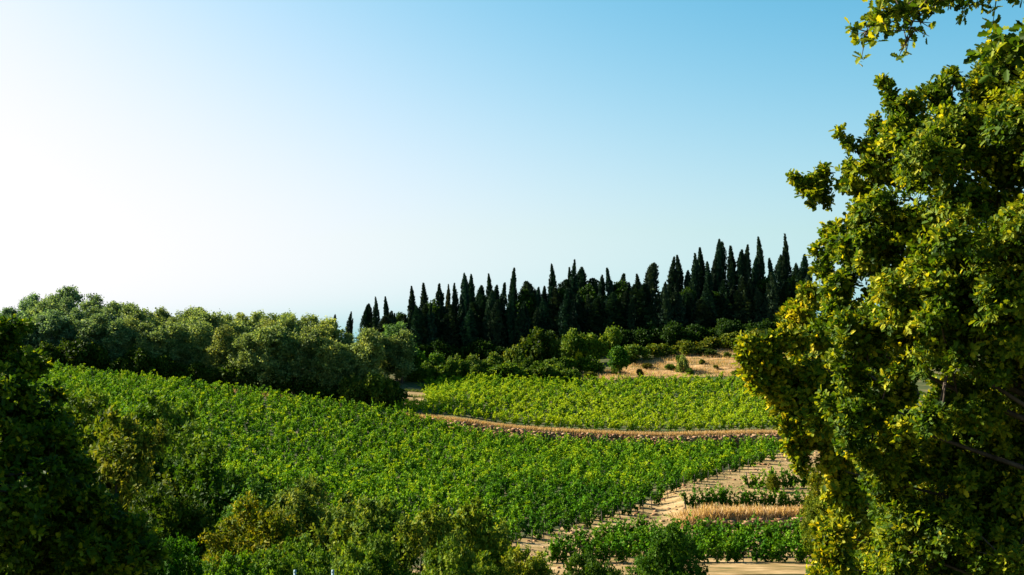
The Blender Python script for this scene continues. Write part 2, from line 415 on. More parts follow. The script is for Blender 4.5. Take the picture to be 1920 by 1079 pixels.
xw = rng.uniform(at(745, 740, 225)[0], at(806, 740, 235)[0], 1300); band = rng.integers(0, 3, 1300)  # dark weed bands added in place of the shadow lines of the steps
grass('weeds', np.column_stack([xw, np.array([225.5, 233.5, 242])[band] + rng.normal(0, .35, 1300) + xw * .05]), .3, .7, M['shrub'], 'dark weed strips standing in for shadow lines on the bare earth steps', cat='weeds')
nq = 30000; yq = rng.uniform(110, 192, nq); xq = rowend(yq) + rng.uniform(-1, 16, nq); kq = wav(xq * .5, yq * 1.1) + .25 * np.abs(xq - rowend(yq) - 5) / 5 > .22
grass('weeds', np.column_stack([xq[kq], yq[kq]]), .08, .3, M['shrub'], 'short scattered weeds on the sandy path', cat='weeds')

nq = 900; yq = rng.uniform(108, 192, nq); xq = rowend(yq) + rng.uniform(-1, 14, nq); zq = ground(xq, yq); mb = MB()
for x_, y_, z_ in zip(xq, yq, zq):
    q_ = rng.uniform(.06, .30) * (1 if rng.random() < .85 else 1.7); mb.box((x_, y_, z_ + q_ * .15 + .04), (q_, q_ * rng.uniform(.6, 1), q_ * .55), rng.uniform(0, 3), .16, rng.uniform(.2, 1))
tag(link('stones', mb.mesh('stones', M['stone'])), 'loose stones and clods strewn over the sandy path', 'stones', kind='stuff')
# ------------------------------------------------------------------ grapevines
def vine_proto(nshoot=12, nleaf=22, leaf=.19, hs=1.0):
    P, N, D, T = [], [], [], []
    lean = np.array([.18 + rng.normal(0, .2), rng.normal(0, .10), 0])
    for s in range(nshoot):
        b = np.array([rng.uniform(-.55, .55), rng.uniform(-.14, .14), rng.uniform(.35, .85)])
        low = s < 5                                                # a few shoots hang and close the hedge below
        dr = np.array([rng.normal(0, .30), rng.normal(0, .20), -.35 if low else 1.0]) + lean
        L = rng.uniform(.4, .7) if low else rng.uniform(.6, 1.7) * hs
        bend = np.array([rng.normal(.1, .3), rng.normal(0, .2), -rng.uniform(.0, .5)])
        tt = rng.normal(0, .16)
        for i in range(nleaf):
            t = (i + rng.uniform(0, 1)) / nleaf
            P.append(b + dr * L * t + bend * t * t * L + rng.normal(0, .045 + .045 * (1 - t), 3))
            N.append(np.array([rng.normal(0, .6), rng.normal(0, .6), .8])); D.append(rng.normal(0, 1, 3) + np.array([0, 0, -.4])); T.append(tt)
    P, N, D, T = map(np.array, (P, N, D, T))
    sz = rng.uniform(.75, 1.25, len(P)) * leaf
    V, Fc = scatter(BROAD, P, N, D, sz)
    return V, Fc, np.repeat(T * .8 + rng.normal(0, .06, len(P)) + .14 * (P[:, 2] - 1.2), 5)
VP = [vine_proto(int(rng.integers(10, 14))) for _ in range(12)]
def stem_mb(h=.8):
    mb = MB(); pts = [(0, 0, -.1), (.04, .02, .25), (-.03, 0, .5), (.02, .01, h)]
    mb.add(*tube(pts, [.045, .04, .035, .03], 5, .15)); mb.add(*tube([(0, 0, .7), (.35, 0, .82), (.62, 0, .8)], [.02, .018, .012], 4))
    mb.add(*tube([(0, 0, .7), (-.35, 0, .8), (-.62, 0, .82)], [.02, .018, .012], 4))
    return mb
STEM = stem_mb().mesh('stem', M['bark'])
vines = []      # x, y, row dir, tint, hscale, largeness flag
def add_row(yf, xa, xb, tint, hs=1.0, dx=1.25, field='lower'):
    x = xa
    while x < xb:
        xx = x + rng.uniform(-.25, .25); y = yf(xx) + rng.normal(0, .1)
        sl = math.atan((yf(xx + .5) - yf(xx - .5)))
        vines.append((xx, y, sl, tint + rng.normal(0, .13), hs * rng.uniform(.9, 1.12), field, xa, xb)); x += dx
DXL = 1.25
LOWROWS = []
for k in range(42):
    yf = (lambda k: lambda x: float(wall_y(x)) - 2.1 - 2.8 * k)(k)
    # right end where the row meets the path
    xr = 44.0
    for _ in range(30): xr = .5 * xr + .5 * float(rowend(yf(xr)))
    if yf(xr) < 112: break
    xa = -88.0 if k < 22 else -70 + (k - 22) * 3.0
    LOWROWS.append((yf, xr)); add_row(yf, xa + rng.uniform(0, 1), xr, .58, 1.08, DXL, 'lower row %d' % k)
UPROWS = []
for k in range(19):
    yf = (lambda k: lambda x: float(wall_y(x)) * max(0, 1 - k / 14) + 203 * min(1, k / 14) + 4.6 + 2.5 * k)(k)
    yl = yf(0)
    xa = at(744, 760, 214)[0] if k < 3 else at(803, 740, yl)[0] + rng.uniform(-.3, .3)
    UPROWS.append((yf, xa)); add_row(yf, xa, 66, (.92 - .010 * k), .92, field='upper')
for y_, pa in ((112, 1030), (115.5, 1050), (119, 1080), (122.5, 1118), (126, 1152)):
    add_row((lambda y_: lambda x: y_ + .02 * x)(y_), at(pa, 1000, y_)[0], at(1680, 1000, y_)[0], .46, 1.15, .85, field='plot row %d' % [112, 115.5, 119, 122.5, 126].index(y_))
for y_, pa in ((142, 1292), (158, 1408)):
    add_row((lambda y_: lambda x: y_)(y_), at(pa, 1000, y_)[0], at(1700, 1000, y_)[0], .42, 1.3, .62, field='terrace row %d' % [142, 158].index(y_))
vx = np.array([v[0] for v in vines]); vy = np.array([v[1] for v in vines]); vz = ground(vx, vy)
# the 300 that show largest: the plants nearest the camera that nothing hides
vpx = PW / 2 + F * vx / vy
score = vy.copy()
hidden = ((vpx < 990) & (vy < 135)) | (vpx > 1535) | ((vpx < 900) & (vy < 150)) | (vpx < 560)
score[hidden] += 1000
order = np.argsort(score); single = set(order[:300].tolist())
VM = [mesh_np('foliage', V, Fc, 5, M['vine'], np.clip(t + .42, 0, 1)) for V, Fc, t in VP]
def vine_label(fld, n_):
    kind, r_ = fld.split(' row '); r_ = int(r_)
    if kind == 'lower': return 'leafy green vine in the lower vineyard, %s row up from the bottom' % nth(NLOW - 1 - r_), 'grapevines in the lower vineyard'
    if kind == 'plot': return 'leafy green vine in the %s row of the small plot, counted from the front' % nth(r_), 'grapevines in the small plot'
    return 'leafy vine in the %s short row beside the path, %s from its end post' % (['lower', 'upper'][r_], nth(n_)), 'grapevines in the short rows'
NLOW = len(LOWROWS)
v0 = [None] * 9
for i in order[:300]:
    i = int(i); x, y, sl, tt, hsc, fld, xa, xb = vines[i]; k = i % 9
    lab_, grp_ = vine_label(fld, int(round((x - xa) / .62)))
    t = thing('grapevine', (x, y, float(vz[i])), lab_, 'grapevine', grp_,
              sl + (math.pi if i % 2 else 0), (1, 1, hsc))
    c = .85 + .3 * random.random()
    f = link('foliage', VM[k], t); f.color = (c * random.uniform(.85, 1.2), c, c, 1)
    link('stem', STEM, t)
print('individual vines', len(single), 'total', len(vines))
VV, FF, TT = [], [], []; nv = 0
for i, (x, y, sl, tt, hsc, fld, xa, xb) in enumerate(vines):
    if i in single: continue
    V, Fc, t = VP[rng.integers(12)]
    a = sl + (math.pi if rng.random() < .5 else 0); ca, sa = math.cos(a), math.sin(a)
    Q = np.empty_like(V); Q[:, 0] = V[:, 0] * ca - V[:, 1] * sa + x; Q[:, 1] = V[:, 0] * sa + V[:, 1] * ca + y; Q[:, 2] = V[:, 2] * hsc + vz[i]
    VV.append(Q); FF.append(Fc + nv); nv += len(V); TT.append(t + tt)
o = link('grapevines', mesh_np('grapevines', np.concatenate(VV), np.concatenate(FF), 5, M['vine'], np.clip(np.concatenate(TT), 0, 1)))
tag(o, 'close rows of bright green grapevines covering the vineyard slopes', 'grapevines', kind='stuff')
del VV, FF, TT

# ------------------------------------------------------------------ vineyard posts
def post_mesh(h, r, mat):
    mb = MB(); V, Fc = tube([(0, 0, -.3), (0, 0, h * .5), (.01, 0, h), (.01, 0, h + .01)], [r, r * .95, r * .9, .005], 6, .08); mb.add(V, Fc)
    return mb.mesh('vineyard_post', mat)
PM = post_mesh(1.45, .05, M['post']); PM2 = post_mesh(1.7, .035, M['post'])
for kp, (yf, xr) in enumerate(LOWROWS):
    x = xr + random.uniform(.1, .5); y = yf(x)
    o = link('vineyard_post', PM); o.location = (x, y, gz(x, y)); o.rotation_euler = (random.uniform(-.06, .06), random.uniform(.02, .28), random.uniform(0, 6))
    tag(o, 'dark weathered row end post beside the sandy path, %s up from the bottom' % nth(NLOW - 1 - kp), 'post', 'row end posts along the sandy path')
yf, xa = UPROWS[0]
x = xa + 1; kp = -1
while x < 40:
    kp += 1; y = yf(x) - .35; o = link('vineyard_post', PM2); o.location = (x, y, gz(x, y)); o.rotation_euler = (random.uniform(-.04, .04), random.uniform(-.06, .06), random.uniform(0, 6))
    tag(o, 'thin grey post in the vines above the long stone wall, %s from the left' % nth(kp), 'post', 'front row posts above the long wall'); x += 5.2
for (pp, y_, l) in ((1287, 142, 'leaning wooden end post of the vine row just above the short stone wall'), (1405, 158, 'leaning wooden end post of the shorter upper vine row right of the path')):
    x = at(pp, 1000, y_)[0]; o = link('vineyard_post', post_mesh(2.0, .07, M['post'])); o.location = (x, y_, gz(x, y_)); o.rotation_euler = (0, -.16, 0)
    tag(o, l, 'post')

# ------------------------------------------------------------------ trees
def crown_mesh(lobes, sprigs, per, leaf, tmpl, mat, spread=.25, up=.4, noise=.18, mid=.45, tv=.2, inner=.25, shell=(.72, 1.06), tuft=False):
    L = np.array(lobes, float)                                     # cx, cy, cz, r
    p = L[:, 3] ** (1.6 if tuft else 2.0); p /= p.sum()
    li = rng.choice(len(L), sprigs, p=p)
    d = rdir(sprigs); d[:, 2] = np.where(d[:, 2] < -.5, -d[:, 2], d[:, 2])
    rr = rng.uniform(shell[0], shell[1], sprigs)
    inn = rng.random(sprigs) < inner; rr[inn] = rng.uniform(.2, .75, inn.sum())
    ph = L[li, 0] * 3 + L[li, 2] * 5
    bump = 1 + noise * (np.sin(d[:, 0] * 5 + ph) * np.sin(d[:, 1] * 6 + ph * 1.3) + .7 * np.sin(d[:, 2] * 9 + ph * .7) * np.sin(d[:, 0] * 11 + ph))
    c = L[li, :3] + d * (rr * bump * L[li, 3])[:, None]
    # drop the sprigs buried deep inside other lobes
    dep = np.full(sprigs, 9.0)
    for j in range(len(L)):
        dj = np.linalg.norm(c - L[j, :3], axis=1) / L[j, 3]; dep = np.minimum(dep, np.where(li == j, 9, dj))
    keep = (dep > .6) | (rng.random(sprigs) < .08)
    c, d, li = c[keep], d[keep], li[keep]; n = len(c)
    tn = np.clip(rng.normal(mid, tv, n), 0, 1)
    pos = np.repeat(c, per, 0) + rng.normal(0, 1, (n * per, 3)) * spread * np.array([1, 1, .7])
    nr = norm(np.repeat(d, per, 0) * .45 + np.array([0, 0, up]) + rdir(n * per) * .75)
    dr = norm(rdir(n * per) + np.repeat(d, per, 0) * .5)
    sz = leaf * rng.uniform(.5, 1.5, n * per)
    if tuft:                                                       # leaves radiate from the twig tip
        ax = norm(d + rdir(n) * .7 + np.array([0, 0, .35])); axr = np.repeat(ax, per, 0); u = rng.uniform(-1, .6, n * per)[:, None]
        rd = rdir(n * per); perp = norm(rd - (rd * axr).sum(1, keepdims=True) * axr)
        dr = norm(perp * (1 - .4 * u) + axr * (.45 + .4 * u)); nr = norm(axr + rdir(n * per) * .45)
        pos = np.repeat(c, per, 0) + axr * u * spread * 1.3 + perp * leaf * .15
    V, Fc = scatter(tmpl, pos, nr, dr, sz)
    tint = np.repeat(np.clip(np.repeat(tn, per) + rng.normal(0, .12, n * per), 0, 1), len(tmpl[0]))
    return mesh_np('crown', V, Fc, tmpl[2], mat, tint), c

def rand_lobes(h, r, n, base=.25, flat=1.0):
    """lobes of a broad crown standing on z=0"""
    out = []
    cz = h * (base + 1) / 2; hz = h * (1 - base) / 2
    out.append((0, 0, cz, min(r, hz) * .75))
    for i in range(n):
        a = rng.uniform(0, 2 * math.pi); t = rng.uniform(-.95, .95)
        s = math.sqrt(1 - t * t * .9) * rng.uniform(.55, .85)
        rl = min(r, hz) * rng.uniform(.26, .46)
        out.append((math.cos(a) * s * (r - rl * .4), math.sin(a) * s * (r - rl * .4), cz + t * (hz - rl), rl))
    out.append((rng.uniform(-.2, .2) * r, 0, h - min(r, hz) * .32, min(r, hz) * .32))
    return out

def trunk_mesh(h, rad, lobes, nlimb=6, lean=.3):
    mb = MB()
    top = np.array([rng.uniform(-lean, lean), rng.uniform(-lean, lean), h * .7])
    ts = np.linspace(0, 1, 6)
    pts = [top * t + np.array([math.sin(t * 5) * rad * .4, math.cos(t * 4) * rad * .4 - rad * .4, 0]) * 1.0 for t in ts]
    pts[0] = np.array([0, 0, -.5])
    mb.add(*tube(pts, [rad * 1.35] + [rad * (1 - .75 * t) for t in ts[1:]], 8, .08))
    for j in range(min(nlimb, len(lobes))):
        l = np.array(lobes[(j * 3 + 1) % len(lobes)][:3]); s = top * rng.uniform(.35, .85)
        m = (s + l) / 2 + np.array([0, 0, .08 * h])
        mb.add(*tube([s, m, l], [rad * .42, rad * .28, rad * .1], 5, .08))
    return mb.mesh('trunk', M['bark'], True)

BRI = {}
class Kind:
    def __init__(s, nvar, h, r, nl, base, sprigs, per, leaf, tmpl, mat, fine=0, **kw):
        s.h, s.r = h, r; s.v = []; s.name = mat.name
        for _ in range(nvar):
            hh, r_ = h, r * rng.uniform(.9, 1.1)
            lb = rand_lobes(hh, r_, nl, base); lc = lb
            if fine:
                lc = []
                for l in lb:
                    for q in rdir(fine): lc.append((l[0] + q[0] * l[3] * .8, l[1] + q[1] * l[3] * .8, l[2] + q[2] * l[3] * .8, l[3] * rng.uniform(.25, .5)))
                    lc.append((*l[:3], l[3] * .6))
            cm, _c = crown_mesh(lc, sprigs, per, leaf, tmpl, mat, **kw)
            s.v.append((cm, trunk_mesh(hh, h * .02, lb)))
    def place(s, name, X, Y, h, wr, col, label, cat, group=None, z=None):
        z = (gz(X, Y) if z is None else z) - (.14 * h if h < 5 else 0); h = h * (1.14 if h < 5 else 1)
        cm, tm = s.v[random.randrange(len(s.v))]
        k = wr / s.r
        t = thing(name, (X, Y, z), label, cat, group, random.uniform(0, 6.28), (k, k, h / s.h))
        c = link('crown', cm, t); c.color = (*[v * (BRI.get(s.name, 1)) for v in col], 1)
        link('trunk', tm, t)
        return t

# --- the oak wood on the left
WOODK = Kind(8, 13, 4.2, 30, .0, 1500, 9, .30, BROAD, M['wood'], fine=5, spread=.33, noise=.35)
sky_l = lambda px: np.interp(px, [-80, 0, 60, 110, 135, 165, 200, 250, 290, 340, 400, 470, 540, 590, 625, 660, 700, 740],
                             [575, 575, 552, 548, 532, 552, 566, 560, 580, 572, 576, 588, 580, 584, 604, 622, 618, 622])
ranks = [('front', 226, 38, 30, 0), ('second', 237, 40, 13, 1), ('back', 256, 36, 0, 2)]
for rk, Y, stepx, dtop, ri in ranks:
    px = -50 + ri * 18; i = 0
    while px < (690, 600, 765)[ri]:
        if ri == 1 and px > 555: break
        pp = px + random.uniform(-7, 7); yy = Y + random.uniform(-2, 2) + (0 if pp < 450 else -4)
        X = at(pp, 700, yy)[0]; top = float(sky_l(pp)) + dtop + random.uniform(-5, 8)
        h = at(pp, top, yy)[2] - gz(X, yy); wr = random.uniform(2.9, 4.2)
        g = random.uniform(1.0, 1.3)
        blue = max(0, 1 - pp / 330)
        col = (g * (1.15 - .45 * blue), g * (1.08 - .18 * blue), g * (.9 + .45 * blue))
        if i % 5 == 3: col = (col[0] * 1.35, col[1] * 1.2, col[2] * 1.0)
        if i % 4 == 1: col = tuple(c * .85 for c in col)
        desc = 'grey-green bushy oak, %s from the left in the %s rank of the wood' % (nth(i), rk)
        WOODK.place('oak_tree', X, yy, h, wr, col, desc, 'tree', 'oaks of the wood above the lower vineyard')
        px += stepx * random.uniform(.7, 1.3); i += 1

# --- undergrowth below the wood
SHK = Kind(6, 3.2, 2.2, 12, .0, 620, 8, .22, BROAD, M['shrub'], fine=5, spread=.2, noise=.3)
i = 0; px = -20
while px < 740:
    yy = 221.5 + random.uniform(-1, 1) - (3 if px > 600 else 0); X = at(px, 720, yy)[0]
    SHK.place('shrub', X, yy, random.uniform(2.6, 5.2), random.uniform(2.2, 3.4), (.5, .6, .5), 'low dark shrub, %s from the left along the foot of the wood' % nth(i), 'shrub', 'shrubs along the foot of the wood')  # dark leaf colour stands in for the shadow under the wood
    px += random.uniform(22, 38); i += 1

# --- cypress ridge
def cypress_mesh(h, r, seed, n=3000, loose=0.0, flat=0.0):
    ph = seed * 1.7
    tap = [.24, .40, .32, .18, .48][seed % 5]
    t = rng.uniform(0, 1, n) ** .85
    prof = np.clip(np.minimum(1, (1 - t) / (tap if flat == 0 else .10)) ** (.8 if flat == 0 else .6) * (0.70 + .30 * np.sin(np.clip(t * 1.15 + .15, 0, 1) * math.pi)), .02, 1)
    if loose: prof = np.clip((1 - t) ** .85 * (1 + .35 * loose * np.sign(np.sin(t * 30 + ph)) * np.abs(np.sin(t * 30 + ph)) ** .5), .02, 1.3)
    a = rng.uniform(0, 2 * math.pi, n)
    bump = 1 + .13 * np.sin(a * 7 + t * 4 + ph) + .18 * np.sin(a * 2 + t * 11 + ph) + .12 * np.sin(a * 5 - t * 23 + ph * 2) + .1 * np.sin(t * 47 + a * 2)
    rr = r * prof * bump * np.where(rng.random(n) < .8, rng.uniform(.8, 1.12, n), rng.uniform(.2, .8, n))
    cx = r * .7 * np.sin(seed * 2.1) * np.maximum(t - .5, 0) ** 2 * 4; cy = r * .2 * np.sin(t * 7 + seed)
    z = t * h
    if seed % 3 == 1 and flat == 0 and not loose:                  # a second, shorter leader beside the main one
        k = rng.random(n) < .38
        cx = np.where(k, cx + r * .62, cx); z = np.where(k, z * .83, z); rr = np.where(k, rr * .6, rr)
    pos = np.column_stack([np.cos(a) * rr + cx, np.sin(a) * rr + cy, z])
    out = np.column_stack([np.cos(a), np.sin(a), np.full(n, .15)])
    up = 1.1 if not loose else -.1
    d = norm(np.column_stack([np.cos(a), np.sin(a), np.zeros(n)]) * .6 + np.array([0, 0, up]) + rdir(n) * .45)
    V, Fc = scatter(DIAMOND, pos, norm(out + rdir(n) * .5), d, rng.uniform(.4, .9, n) * (.5 + .5 * np.minimum(1, (1 - t) * 5)))
    return mesh_np('crown', V, Fc, 4, M['conifer'], np.repeat(np.clip(rng.normal(.5, .22, n) + .25 * np.sin(a * 4 + t * 9 + ph), 0, 1), 4))
def con_trunk(h, r):
    mb = MB(); mb.add(*tube([(0, 0, -.5), (0, 0, h * .3), (.05, 0, h * .7), (0, 0, h * .96)], [r, r * .8, r * .4, r * .08], 6, .05)); return mb.mesh('trunk', M['bark'], True)
CY = {'slender': [cypress_mesh(20, .95, s) for s in range(8)], 'broad': [cypress_mesh(18, 1.5, s, 3800) for s in range(7)],
      'loose': [cypress_mesh(15, 2.4, s, 4200, 1.0) for s in range(5)], 'blunt': [cypress_mesh(18, 1.7, s, 3600, 0, 1) for s in range(2)]}
CH = {'slender': (20, .95), 'broad': (18, 1.5), 'loose': (15, 2.4), 'blunt': (18, 1.7)}
CT_ = {k_: con_trunk(v_[0] * .93, .26) for k_, v_ in CH.items()}
DESC = {'slender': 'slender dark cypress spire', 'broad': 'stout dark cypress with pointed top', 'loose': 'ragged dark conifer with spreading boughs', 'blunt': 'thick dark cypress with blunt flat top'}
def conifer(px, ptop, hw, kind, Y, label, group, brown=False, z=None):
    X = at(px, 600, Y)[0]; z = gz(X, Y); h = at(px, ptop, Y)[2] - z; H0, R0 = CH[kind]
    k = hw / F * Y / R0 * 1.05
    t = thing('cypress_tree' if kind != 'loose' else 'conifer_tree', (X, Y, z), label, 'cypress' if kind != 'loose' else 'conifer', group, random.uniform(0, 6.28), (k, k, h / H0))
    c = link('crown', random.choice(CY[kind]), t); g = random.uniform(.65, 1.1); gg = g * random.uniform(.8, 1.5); c.color = (gg, g * 1.05, g * .95, 1) if not brown else (3.2, 1.4, .9, 1)
    link('trunk', CT_[kind], t)
SK = [(628, 590, 8, 'loose'), (655, 585, 6, 'broad'), (684, 572, 8, 'broad'), (692, 570, 6, 'slender'), (706.5, 558, 5, 'slender'), (725, 557, 4.5, 'slender'), (737, 588, 8, 'loose'), (772, 538, 6, 'slender'), (794, 532, 7, 'slender'),
      (825, 532, 13, 'loose'), (840, 535, 5, 'slender'), (854, 532, 6.5, 'slender'), (871, 514, 7.5, 'broad'), (883.5, 516, 9, 'broad'), (897, 537, 11, 'broad'), (917.5, 515, 6, 'slender'),
      (931, 536, 11, 'broad'), (940, 530, 12, 'loose'), (960, 504, 7, 'slender'), (989, 529, 18, 'broad'), (1009, 540, 8, 'broad'), (1021, 538, 9, 'broad'), (1038, 497, 7, 'slender'), (1054, 526, 14, 'blunt'),
      (1068, 503, 6, 'slender'), (1074, 489, 7, 'slender'), (1090, 503, 14, 'broad'), (1114, 523, 16, 'blunt'), (1129, 517, 6, 'slender'), (1146, 503, 12, 'loose'), (1167, 513, 18, 'loose'), (1182, 530, 9, 'broad'), (1198.5, 515, 8, 'slender'),
      (1219, 494.5, 13, 'blunt'), (1243, 530, 9, 'broad'), (1259.5, 483, 8.5, 'slender'), (1274, 480, 7, 'slender'), (1294, 508, 9, 'broad'), (1304.6, 477.5, 8, 'slender'), (1314, 466, 7.5, 'slender'),
      (1329, 492, 8, 'slender'), (1341, 479, 8, 'broad'), (1349.5, 450, 6.5, 'slender'), (1354, 455, 9, 'blunt'), (1372, 463, 8.5, 'slender'), (1391.7, 470, 8, 'slender'), (1401, 460, 7, 'slender'), (1415.5, 484.6, 7, 'slender'),
      (1427.6, 446, 7, 'slender'), (1445, 484.6, 12, 'loose'), (1465, 480, 10, 'broad'), (1476.5, 441, 7, 'slender'), (1494, 495, 9, 'broad'), (1510, 478, 8, 'slender'), (1551, 455, 7, 'slender'), (1580, 490, 10, 'broad')]
for i, (px, tp, hw, kd) in enumerate(SK):
    conifer(px, tp, hw, kd, 302 + random.uniform(-4, 6), '%s, %s on the skyline from the left' % (DESC[kd], nth(i)), 'conifers on the ridge skyline', brown=(i == 10))
px = 690; i = 0
while px < 1520:
    tp = np.interp(px, [690, 760, 850, 1000, 1200, 1400, 1520], [612, 590, 562, 560, 548, 530, 525]) + random.uniform(-20, 26)
    kd = random.choice(['broad', 'broad', 'slender', 'loose'])
    conifer(px, tp, random.uniform(9, 14), kd, 293 + random.uniform(-3, 3), '%s, %s from left in the lower rank' % (DESC[kd], nth(i)), 'lower conifers before the ridge'); i += 1
    px += random.uniform(10, 17)
HOLM = Kind(4, 11, 3.2, 22, .05, 1500, 8, .32, BROAD, M['shrub'], fine=4, spread=.36, noise=.3)
for i, (px, tp, hw) in enumerate([(752, 588, 16), (815, 566, 16), (905, 560, 18), (985, 548, 20), (1052, 540, 18), (1105, 538, 20), (1160, 528, 20), (1205, 545, 20), (1290, 540, 18), (1340, 548, 20), (1440, 520, 20), (1490, 520, 20)]):
    yy = 298 + random.uniform(-2, 2); X = at(px, 600, yy)[0]
    HOLM.place('holm_oak', X, yy, at(px, tp, yy)[2] - gz(X, yy), hw / F * yy * 1.3, (.34, .52, .50), 'dark rounded evergreen oak, %s from the left among the ridge spires' % nth(i), 'tree', 'evergreen oaks among the cypresses')
# dark broadleaf undergrowth between the conifers
DKK = Kind(4, 6, 3.4, 14, .0, 600, 8, .34, BROAD, M['shrub'], spread=.36, noise=.25)
px = 745; i = 0
while px < 1560:
    bt = float(np.interp(px, [745, 900, 1200, 1400, 1560], [664, 668, 640, 622, 615])); yy = 287 + random.uniform(-2, 2)
    X = at(px, bt, yy)[0]; h = max(2.2, at(px, bt - random.uniform(10, 30), yy)[2] - gz(X, yy))
    DKK.place('ilex_bush', X, yy, h, random.uniform(2.6, 3.8), (.30, .46, .42), 'dark evergreen bush, %s from the left at the feet of the ridge conifers' % nth(i), 'bush', 'evergreen bushes at the feet of the conifers')
    px += random.uniform(20, 34); i += 1

# --- named bushes between the upper vineyard and the ridge: px, top, base, half width px, Y, colour, label
MID = [
 (628, 640, 740, 34, 220, (1.25, 1.15, .9), 'pale sunlit oak standing out at the right front of the wood', 'w'),
 (690, 614, 735, 40, 221, (1.35, 1.2, .9), 'pale olive-green oak at the right end of the wood', 'w'),
 (744, 604, 700, 38, 254, (.7, .95, .7), 'dark green oak between the wood and the cypress ridge', 'w'),
 (660, 705, 752, 26, 216, (.7, .8, .6), 'low scrubby bush at the dark corner below the wood', 's'),
 (700, 700, 760, 34, 217, (.85, .95, .7), 'scrubby bush on the bank left of the bare earth steps', 's'),
 (727, 712, 752, 20, 218, (1.0, 1.05, .7), 'small bush directly beside the bare earth steps', 's'),
 (765, 660, 715, 26, 256, (.5, .7, .45), 'dark green bush between the earth steps and the dark green oak', 's'),
 (775, 655, 708, 30, 262, (.75, 1.35, .7), 'bright green bush behind the left end of the upper vineyard', 's'),
 (812, 662, 708, 26, 262, (.7, 1.1, .6), 'mid green bush right of the bright green one behind the upper vineyard', 's'),
 (855, 668, 708, 20, 258, (1.0, 1.15, 1.0), 'round grey-green bush behind the upper vineyard, left of a pair', 's'),
 (884, 666, 708, 22, 258, (1.0, 1.15, 1.0), 'round grey-green bush behind the upper vineyard, right of a pair', 's'),
 (925, 664, 706, 28, 260, (1.05, 1.2, .8), 'spreading green bush left of the big dark domed bush', 's'),
 (965, 652, 706, 24, 262, (1.0, 1.1, .7), 'olive bush leaning against the big dark domed bush', 's'),
 (1008, 620, 690, 42, 268, (.55, .6, .45), 'big dark domed bush below the middle of the ridge', 's'),
 (950, 682, 710, 40, 256, (.8, 1.1, .5), 'low green hedge bush below the big dark domed bush', 's'),
 (1015, 682, 710, 36, 256, (.75, 1.0, .5), 'low green bush at the edge of the upper vineyard, under the domed bush', 's'),
 (1072, 622, 668, 26, 276, (.95, 1.2, .7), 'rounded green bush just right of the big domed bush', 's'),
 (1110, 625, 672, 24, 276, (1.0, 1.25, .6), 'bright green rounded bush under the middle conifers', 's'),
 (1145, 612, 668, 26, 277, (1.1, 1.3, .6), 'tall light green bush under the middle conifers', 's'),
 (1085, 662, 682, 9, 266, (4.2, 2.6, .35), 'small bright yellow flowering broom bush', 's'),
 (1060, 672, 700, 26, 263, (.85, 1.15, .5), 'low green bush below the yellow broom', 's'),
 (1105, 670, 696, 28, 265, (.8, 1.1, .5), 'low green bush right of the yellow broom', 's'),
 (1190, 648, 680, 30, 273, (.9, 1.1, .55), 'low olive bush behind the lone round tree', 's'),
 (1235, 645, 672, 34, 277, (.9, .95, .5), 'low hedge bush on the dry slope, left part of the hedge', 's'),
 (1285, 640, 668, 34, 279, (.9, .9, .5), 'low hedge bush on the dry slope, middle part of the hedge', 's'),
 (1330, 632, 664, 32, 281, (1.0, .9, .5), 'reddish green hedge bush on the dry slope, right part of the hedge', 's'),
 (1375, 625, 660, 32, 281, (.95, .95, .5), 'hedge bush at the right end of the dry slope hedge', 's'),
 (1325, 655, 672, 30, 276, (.35, .4, .3), 'dark low bush standing in for the shaded hollow under the dry slope hedge', 's'),  # dark bush put where the hedge has only a shaded hollow
 (1281, 668, 706, 14, 262, (1.9, 1.8, 2.6), 'small silvery olive bush alone on the dry grass slope', 's'),
 (1420, 620, 662, 30, 278, (1.1, 1.0, .6), 'olive green bush on the slope left of the large oak', 's'),
 (1480, 612, 660, 34, 276, (.9, 1.0, .6), 'dull green bush partly behind the large oak', 's'),
 (1500, 640, 690, 30, 262, (1.3, 1.3, 1.5), 'grey-green olive bush partly behind the large oak', 's'),
]
for px, tp, bp, hw, Y, col, lab, kk in MID:
    if kk == 's' and col[0] > .6 and col[0] < 4: col = (col[0] * 1.4, col[1] * 1.15, col[2] * 1.5)
    X = at(px, bp, Y)[0]; z = min(gz(X, Y), at(px, bp, Y)[2]) ; h = at(px, tp, Y)[2] - z
    (WOODK if kk == 'w' else SHK).place('oak_tree' if kk == 'w' else ('broom_bush' if col[0] > 4 else 'bush'), X, Y, h, hw / F * Y, col, lab, 'tree' if kk == 'w' else 'bush', z=z)
for i in range(16):
    px = 1100 + i * 19 + random.uniform(-8, 8); yy = 259 + (i * 7 % 5) * 4.2 + random.uniform(-1, 1)
    X = at(px, 690, yy)[0]
    if not keep_dry(np.array([X]), np.array([yy]))[0]: continue
    SHK.place('scrub_bush', X, yy, random.uniform(.7, 1.7), random.uniform(.8, 1.7), (random.uniform(.8, 1.5), random.uniform(.8, 1.2), .7),
              'low scrub clump on the dry grass slope, %s from the left' % nth(i), 'scrub', 'scrub clumps on the dry slope')
i = 0; px = 762
while px < 1085:
    yy = random.uniform(254.5, 262); X = at(px, 700, yy)[0]; g = random.uniform(.8, 1.25)
    SHK.place('bush', X, yy, random.uniform(2.2, 4.2), random.uniform(1.8, 3.0), (g * .95, g * 1.05, g * .75), 'low thicket bush behind the upper vineyard, %s from the left' % nth(i), 'bush', 'thicket behind the upper vineyard')
    px += random.uniform(10, 19); i += 1
